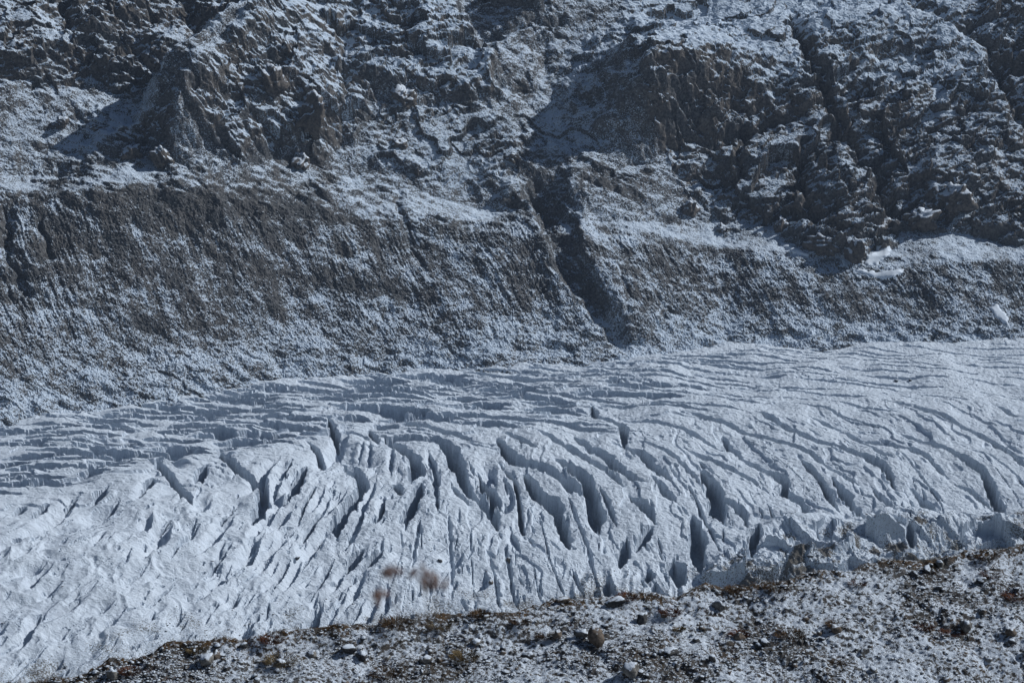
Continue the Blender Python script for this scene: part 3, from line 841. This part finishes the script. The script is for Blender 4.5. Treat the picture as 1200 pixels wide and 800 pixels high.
# snow patches in the hollows
def snow_patch(pts, label):
    P = np.array(pts, float)
    x0, y0 = P.min(0) - 3; x1, y1 = P.max(0) + 3
    gx_, gy_ = np.meshgrid(np.arange(x0, x1, 1.6), np.arange(y0, y1, 1.0))
    m = poly_mask(gx_ + 2.5 * fbm(gx_ / 5, gy_ / 4, 511, 3), gy_ + 1.6 * fbm(gx_ / 6, gy_ / 3, 513, 3), pts, 2.2)
    cm = ((PX > x0 - 14) & (PX < x1 + 14) & (PY > y0 - 14) & (PY < y1 + 14))
    b = hit(gx_, gy_, Bm, 700, 9000)
    # displacement of the terrain, sampled and levelled
    hh = h_m[cm].mean() + 0 * gx_
    r_i = np.clip(np.searchsorted(ys, gy_), 0, len(ys) - 1); c_i = np.clip(np.searchsorted(xs, gx_), 0, len(xs) - 1)
    hs = h_sm[r_i, c_i]
    vv_ = b + (hs + 2.1 * m - 1.0)[..., None] * nb
    mm = m > .02
    fmk = mm[:-1, :-1] & mm[1:, :-1] & mm[1:, 1:] & mm[:-1, 1:]
    o = sheet("snow_patch", vv_, M_snow, None, fmk)
    tag(o, label, "snow patch", "old snow patches below the cliffs")
h_m = h
kr = 3
pad = np.pad(h, kr, mode='edge'); cs = np.cumsum(np.cumsum(np.pad(pad, ((1, 0), (1, 0))), 0), 1)
w_ = 2 * kr + 1
h_sm = (cs[w_:, w_:] - cs[:-w_, w_:] - cs[w_:, :-w_] + cs[:-w_, :-w_]) / (w_ * w_)
snow_patch([(914, 283), (924, 286), (948, 297), (946, 301), (930, 296), (915, 288)], "long thin white snow patch slanting under the small rock tooth")
snow_patch([(1016, 300), (1028, 291), (1043, 291), (1042, 300), (1026, 309), (1014, 309)], "small bright snow patch tucked beneath the rounded brown crag")
snow_patch([(1000, 316), (1030, 319), (1060, 316), (1054, 324), (1040, 328), (1015, 323)], "wide flat snow patch lying just below the small bright one")
snow_patch([(1158, 362), (1168, 358), (1180, 372), (1184, 384), (1174, 380), (1164, 370)], "lone pale snow patch low on the moraine near the right edge")

# scree: thousands of stones nobody could count
def scatter_mesh(name, pts, sizes, mat, rng, parent=None, label=None, n_proto=12, sq=.7):
    base, bf = ICO[1]
    keep_v = []; keep_f = []; off = 0
    protos = [rock_verts(1, rng, 9, .1, 1, rng.uniform(.6, 1), rng.uniform(.5, .9))[0] for _ in range(n_proto)]
    Vs = np.empty((len(pts), len(base), 3))
    for i in range(len(pts)):
        a = rng.uniform(0, 6.28); c, s = math.cos(a), math.sin(a)
        q = protos[i % n_proto]
        Vs[i, :, 0] = (q[:, 0] * c - q[:, 1] * s); Vs[i, :, 1] = (q[:, 0] * s + q[:, 1] * c); Vs[i, :, 2] = q[:, 2] * sq
    Vs = Vs * sizes[:, None, None] + pts[:, None, :]
    Fs = (bf[None] + (np.arange(len(pts)) * len(base))[:, None, None]).reshape(-1, 3)
    o = mesh_obj(name, Vs.reshape(-1, 3), Fs, mat)
    tag(o, label, kind="stuff")
    return o
def pick(VV, A, B_, n, rng, cond):
    ok = np.argwhere(cond)
    w = ok[rng.integers(0, len(ok), n)]
    return VV[w[:, 0], w[:, 1]], w
inframe = (MPX > -60) & (MPX < 1260) & (MPY > 0) & (MPY < 500)
den = (tm > .0) & (tm < 1.02) & inframe
pts, _ = pick(MT, MPX, MPY, 2600, r1, den)
scatter_mesh("scree", pts, r1.uniform(.35, .95, len(pts)) ** 1.5 * 1.5, M_scree, r1, label="loose dark scree strewn over the moraine slope")
gd = (GPX > -40) & (GPX < 1240) & (deb > .42) & (GPY < 760) & (carve < 1)
pts, _ = pick(GV, GPX, GPY, 900, r1, gd)
scatter_mesh("ice_debris", pts, r1.uniform(.25, .8, len(pts)) ** 1.6 * 1.2, M_scree, r1, label="dark stones melting out along the lower edge of the glacier")

# single boulders that can be picked out on the glacier
for (px, py, rp, lab) in ((598, 657, 4.5, "brown boulder perched in a crevasse mouth near the middle of the lower glacier"),
                          (515, 658, 3.0, "small dark boulder on the ice just above the blurred seed heads"),
                          (575, 683, 3.2, "brown boulder on the ice below the one in the crevasse mouth"),
                          (348, 655, 3.2, "dark stone cluster block on the ice at the lower left"),
                          (868, 652, 3.5, "dark stone lying in the shaded hollow of the glacier margin"),
                          (950, 652, 3.5, "flat dark stone on the hummocky ice above the near ridge"),
                          (1050, 447, 2.6, "left of two tiny dark blocks far out on the glacier"),
                          (1066, 446, 2.6, "right of two tiny dark blocks far out on the glacier")):
    p = at('g', px, py)
    o = boulder("glacier_boulder", p, rp * .48, M_brown if 'brown' in lab else M_darks, r1, 2, (1.1, .9, .8), None, .1, .25, .3)
    tag(o, lab, "boulder", "boulders lying on the glacier")

# boulders of the near ridge that stand out
r2 = np.random.default_rng(5)
FPP = 0.027
NAMED = [
 (699, 752, 12, (.85, .8, 1.25), 'b', "upright egg shaped brown boulder with a white snow cap, largest on the near ridge"),
 (683, 745, 9, (1.1, .8, .8), 'g', "snowy block leaning against the left of the egg shaped boulder"),
 (653, 748, 8, (.9, .8, 1.1), 'b', "tan stone a step left of the egg shaped boulder"),
 (753, 729, 9, (1, .8, .9), 'd', "dark stone in the dip below the crest, right of the egg shaped boulder"),
 (718, 707, 10, (1.5, .8, .6), 'd', "dark slab breaking the crest line near the ice flutes"),
 (842, 713, 10, (1.4, .8, .8), 'g', "grey slanting slab below the crest at the ice hollow"),
 (786, 765, 10, (1.5, .8, .6), 'd', "long dark slab on the open slope below the crest"),
 (740, 790, 12, (1.1, .9, .9), 'g', "pale grey boulder at the very bottom edge of the picture"),
 (866, 748, 7, (1, .8, .8), 'b', "red brown stone alone on the snowy slope"),
 (895, 755, 8, (1.2, .8, .7), 'd', "dark stone right of the red brown stone"),
 (408, 762, 9, (1.2, .9, .8), 'd', "dark block in the heath below the left part of the crest"),
 (425, 772, 8, (1, .9, .9), 'd', "darker smaller stone just right of the dark block in the heath"),
 (366, 768, 6, (1, .9, .9), 'g', "round grey stone on the left slope"),
 (328, 778, 7, (1, .9, .8), 'g', "grey stone among brown heath near the left end of the ridge"),
 (243, 776, 10, (1.2, .9, .8), 'g', "large grey stone in the pile near the left end of the ridge"),
 (254, 770, 7, (1, .9, .9), 'b', "tan stone on top of the pile near the left end"),
 (131, 793, 9, (1.2, .8, .9), 'g', "pointed snowy grey slab at the far left of the near ridge"),
 (113, 791, 6, (.9, .8, 1.0), 'd', "dark stone beside the pointed snowy slab"),
 (1087, 672, 8, (1.2, .8, .8), 'd', "round dark stone in the brush below the right crest"),
 (1101, 662, 7, (1.1, .8, .8), 'g', "grey stone sitting on the right crest by the ice block"),
 (1132, 736, 9, (1.1, .9, .9), 'g', "snow capped grey stone on the right slope"),
 (1184, 743, 8, (1.1, .9, .8), 'b', "tan angular stone near the right edge"),
 (980, 741, 8, (.9, .8, 1.0), 'b', "tan stone at the head of a dark trail of turf"),
 (1150, 682, 7, (1.2, .8, .7), 'd', "flat dark stone below the right-hand end of the crest"),
 (661, 704, 8, (1.6, .8, .5), 'b', "low brown slab on the crest where the ridge steps up"),
 (498, 775, 8, (1.1, .9, .8), 'g', "grey stone below the shrub in the middle of the left slope"),
 (620, 770, 7, (1.2, .9, .7), 'd', "dark flat stone low in the middle of the slope"),
 (558, 755, 7, (1.1, .9, .8), 'g', "grey stone left of the middle among olive turf"),
]
MATS = {'b': M_brown, 'g': M_grey, 'd': M_darks}
for (px, py, rp, asp, mk, lab) in NAMED:
    p = at('f', px, py)
    o = boulder("boulder", p, rp * FPP * .9, MATS[mk], r2, 3, asp, None, r2.uniform(-.2, .2), .22, .22, False, 14)
    tag(o, lab, "boulder", "boulders on the near ridge")
# smaller stones one can still count
vis = (FPX > -20) & (FPX < 1220) & (FPY < 815); vis[:10] = False
dcf = dc
pts, wi = pick(FV, FPX, FPY, 150, r2, vis & (dcf > 3))
protos = []
for i in range(12):
    mk = 'gdbgddggdbgd'[i]
    v, f = rock_verts(2, r2, 12, .2, 1.1, r2.uniform(.7, 1), r2.uniform(.6, .95))
    o = mesh_obj("stone", v * .12, f, MATS[mk]); protos.append((o, mk))
LAB = {'g': "small grey stone half buried in the snow of the near slope", 'd': "small dark stone half buried in the snow of the near slope", 'b': "small brown stone half buried in the snow of the near slope"}
for i, p in enumerate(pts):
    src, mk = protos[i % 12]
    o = src if i < 12 else src.copy()
    if i >= 12: C.objects.link(o)
    s = r2.uniform(.4, 1.05)
    o.scale = (s, s, s); o.location = (p[0], p[1], p[2] + .035 * s)
    o.rotation_euler = (r2.uniform(-.3, .3), r2.uniform(-.3, .3), r2.uniform(0, 6.28))
    tag(o, LAB[mk], "stone", {"g": "small grey stones on the near slope", "d": "small dark stones on the near slope", "b": "small brown stones on the near slope"}[mk])
pts, _ = pick(FV, FPX, FPY, 5200, r2, (FPX > -100) & (FPX < 1300) & (dcf > 0) & (pt > .05))
scatter_mesh("gravel", pts, r2.uniform(.25, 1, len(pts)) ** 3 * .065 + .018, M_darks, r2, label="dark gravel and rubble poking through the snow of the near slope")
pts, _ = pick(FV, FPX, FPY, 4600, r2, (FPX > -100) & (FPX < 1300) & (dcf > 0))
scatter_mesh("pebbles", pts, r2.uniform(.25, 1, len(pts)) ** 2.4 * .06 + .014, M_grey, r2, label="grey pebbles scattered over the near slope")

# ---------------------------------------------------------------- heath, grass, seed heads
def tuft_mesh(rng, n, rad, hgt, wid, lean=.8):
    """a clump of narrow curved leaves / twigs, each two faces"""
    a = rng.uniform(0, 6.28, n); r = rad * np.sqrt(rng.uniform(0, 1, n)) * .55
    b = np.stack([r * np.cos(a), r * np.sin(a), np.full(n, -.02)], 1)
    d = np.stack([np.cos(a) * lean * rng.uniform(.2, 1, n), np.sin(a) * lean * rng.uniform(.2, 1, n), np.ones(n)], 1)
    d /= np.linalg.norm(d, axis=1, keepdims=True)
    L = hgt * rng.uniform(.45, 1.0, n)
    sd = np.stack([-np.sin(a + rng.normal(0, .8, n)), np.cos(a), np.zeros(n)], 1) * (wid * rng.uniform(.5, 1, n))[:, None]
    mid = b + d * (L * .55)[:, None]
    tip = b + d * L[:, None]; tip[:, :2] += (d[:, :2] * (L * .35)[:, None]); tip[:, 2] -= L * .12
    v = np.stack([b - sd * .5, b + sd * .5, mid + sd, mid - sd, tip], 1).reshape(-1, 3)
    k_ = np.arange(n)[:, None] * 5
    f = np.concatenate([k_ + [[0, 1, 2]], k_ + [[0, 2, 3]], k_ + [[3, 2, 4]]], 0)
    return v, f
SHRUBS = [ # px, py, radius px, kind
 (464, 731, 13, 'h', "domed dark brown shrub right on the crest under the blurred seed heads"),
 (910, 689, 11, 'h', "brown shrub on the crest beside the ice hollow"),
 (152, 787, 9, 'r', "rust red cushion of heath at the far left of the ridge"),
 (515, 733, 10, 'g', "olive tuft of turf spilling from the crest"),
 (318, 750, 10, 'r', "rust brown turf lip at the left end of the crest"),
 (330, 775, 14, 'g', "dark olive patch of heath on the left slope"),
 (610, 728, 8, 'h', "brown shrub where the crest begins to rise"),
 (640, 745, 9, 'h', "brown heath clump left of the egg shaped boulder"),
 (735, 700, 9, 'r', "rusty heath clump hanging over the crest"),
 (786, 718, 9, 'r', "red brown streak of heath below the middle crest"),
 (545, 770, 12, 'g', "yellow olive clump low on the slope"),
 (795, 737, 6, 'g', "small green brown tuft on open snow"),
 (866, 743, 8, 'r', "red brown tuft over the lone stone"),
 (1005, 682, 9, 'r', "orange brown heath just under the right crest"),
 (1085, 668, 12, 'h', "dark tangled shrub below the right crest"),
 (1155, 652, 11, 'h', "brown shrub on the crest near the right edge"),
 (1160, 674, 9, 'r', "bright rust coloured heath below the right-hand crest"),
 (980, 733, 9, 'h', "brown turf trail above the tan stone"),
 (1116, 742, 9, 'r', "rusty heath left of the snow capped grey stone"),
 (1082, 735, 8, 'r', "reddish dry tuft on the right slope"),
 (925, 745, 12, 'h', "wide brown heath patch right of the middle"),
 (860, 690, 8, 'h', "dark turf lip over the crest beyond the slanting slab"),
 (450, 790, 11, 'h', "brown heath at the bottom edge left of the middle"),
 (560, 715, 9, 'h', "brown fringe of heath on the level part of the crest"),
 (1190, 700, 11, 'r', "rust heath at the right edge of the picture"),
 (984, 775, 9, 'h', "dark heath low on the right slope"),
 (230, 762, 9, 'g', "olive turf above the stone pile at the left end"),
]
KM = {'h': M_heath, 'r': M_rust, 'g': M_grass}
for (px, py, rp, k2, lab) in SHRUBS:
    p = at('f', px, py)
    R = rp * FPP
    v, f = tuft_mesh(r2, 420, R * 2.2, R * .8, .011, 1.6)
    o = mesh_obj("dwarf_shrub" if k2 != 'g' else "turf_tuft", v, f, KM[k2])
    o.location = tuple(p)
    tag(o, lab, "shrub" if k2 != 'g' else "turf", "heath clumps on the near ridge")
def field(name, n, cond, hgt, mat, label, blades=9, rad=.10, wid=.006, rng=r2):
    pts, _ = pick(FV, FPX, FPY, n, rng, cond)
    pr = [tuft_mesh(rng, blades, rad, hgt, wid, 1.2) for _ in range(14)]
    Vs = []; Fs = []; off = 0
    for i, p in enumerate(pts):
        v, f = pr[i % 14]; s = rng.uniform(.5, 1.3)
        Vs.append(v * s + p); Fs.append(f + off); off += len(v)
    o = mesh_obj(name, np.concatenate(Vs), np.concatenate(Fs), mat); tag(o, label, kind="stuff")
fr_ = (FPX > -100) & (FPX < 1300)
gpat = fbm(FV[..., 0] / 1.8, FV[..., 1] / 1.8, 401, 3)
field("crest_grass", 1700, fr_ & (dcf >= 0) & (dcf < 5), .13, M_heath, "withered brown grass fringing the crest of the near ridge")
field("heath_ground_cover", 4600, fr_ & (dcf > 3) & (gpat > .12), .07, M_heath, "low brown heath growing in patches over the near slope")
field("rusty_ground_cover", 700, fr_ & (dcf > 2) & (gpat < -.42), .10, M_rust, "rust red heath scattered thinly over the near slope")
field("dry_grass", 900, fr_ & (dcf > 3) & (gpat > .1), .14, M_grass, "pale withered grass between the stones of the near slope")

# dry flower stalks close to the camera, out of focus
def stalk(px, py, dist, headr, label, hue):
    rx, ry, rz = ray(px, py)
    t = dist
    top = np.array([rx, ry, rz]) * t
    root = bpy.data.objects.new("dry_flower", None); C.objects.link(root)
    gz = -1.74
    base = np.array([top[0] + .02, top[1] - .03, gz])
    root.location = tuple(base)
    n = 10; k6 = 6
    tt_ = np.linspace(0, 1, n)
    path = (top - base)[None] * tt_[:, None] + np.array([.015, 0, 0])[None] * np.sin(tt_ * 3.1)[:, None]
    vs = []; fs = []
    for i in range(n):
        for j in range(k6):
            a = 6.283 * j / k6; rr_ = .0013 * (1.3 - .7 * tt_[i])
            vs.append(path[i] + [rr_ * math.cos(a), rr_ * math.sin(a), 0])
    for i in range(n - 1):
        for j in range(k6):
            fs.append([i * k6 + j, i * k6 + (j + 1) % k6, (i + 1) * k6 + (j + 1) % k6, (i + 1) * k6 + j])
    mesh_obj("stem", vs, fs, M_stem, root, True)
    nb_ = 30
    hv = []; hfc = []; off = 0
    for i in range(nb_):
        dct = r2.normal(size=3); dct /= np.linalg.norm(dct); dct[2] = abs(dct[2]) * .8 - .2
        c = path[-1] + dct * headr * 1.9 * r2.uniform(.25, 1) ** .8
        v, f = ICO[1]
        hv.append(v * np.array([.0016, .0016, .0032]) * r2.uniform(.8, 1.6) + c); hfc.append(f + off); off += len(v)
        s_ = np.array([path[-1] - [0, 0, .006], path[-1] - [0, .0007, .006], c])
        hv.append(s_); hfc.append(np.array([[0, 1, 2]]) + off); off += 3
    mesh_obj("seed_head", np.concatenate(hv), np.concatenate(hfc), M_seed, root)
    tag(root, label, "dry flower", "blurred dry flowers close to the camera")
stalk(459, 674, 3.02, .009, "left of two reddish blurred seed heads floating before the lower glacier", 0)
stalk(495, 674, 3.06, .011, "upper part of the wide pink brown blurred seed head before the lower glacier", 0)
stalk(508, 686, 2.98, .011, "lower right pink brown blurred seed head before the lower glacier", 0)
stalk(443, 700, 3.04, .009, "faint tan blurred seed head just above the crest shrub", 0)

# thin blue air between the viewer and the far side of the valley
def haze(density):
    lo3 = (-1500, -60, -640); hi3 = (2200, 3600, 700)
    v = [(x, y, z) for x in (lo3[0], hi3[0]) for y in (lo3[1], hi3[1]) for z in (lo3[2], hi3[2])]
    f = [(0, 1, 3, 2), (4, 6, 7, 5), (0, 4, 5, 1), (2, 3, 7, 6), (0, 2, 6, 4), (1, 5, 7, 3)]
    m = bpy.data.materials.new("air"); m.use_nodes = True
    t = m.node_tree; t.nodes.clear()
    out = t.nodes.new("ShaderNodeOutputMaterial"); pv = t.nodes.new("ShaderNodeVolumePrincipled")
    pv.inputs["Color"].default_value = (0.55, 0.72, 1.0, 1); pv.inputs["Density"].default_value = density
    t.links.new(pv.outputs[0], out.inputs["Volume"])
    o = mesh_obj("haze", v, f, m); tag(o, "thin blue air over the valley", kind="stuff")
haze(0.000042)
scene.cycles.max_bounces = 6
scene.cycles.diffuse_bounces = 2
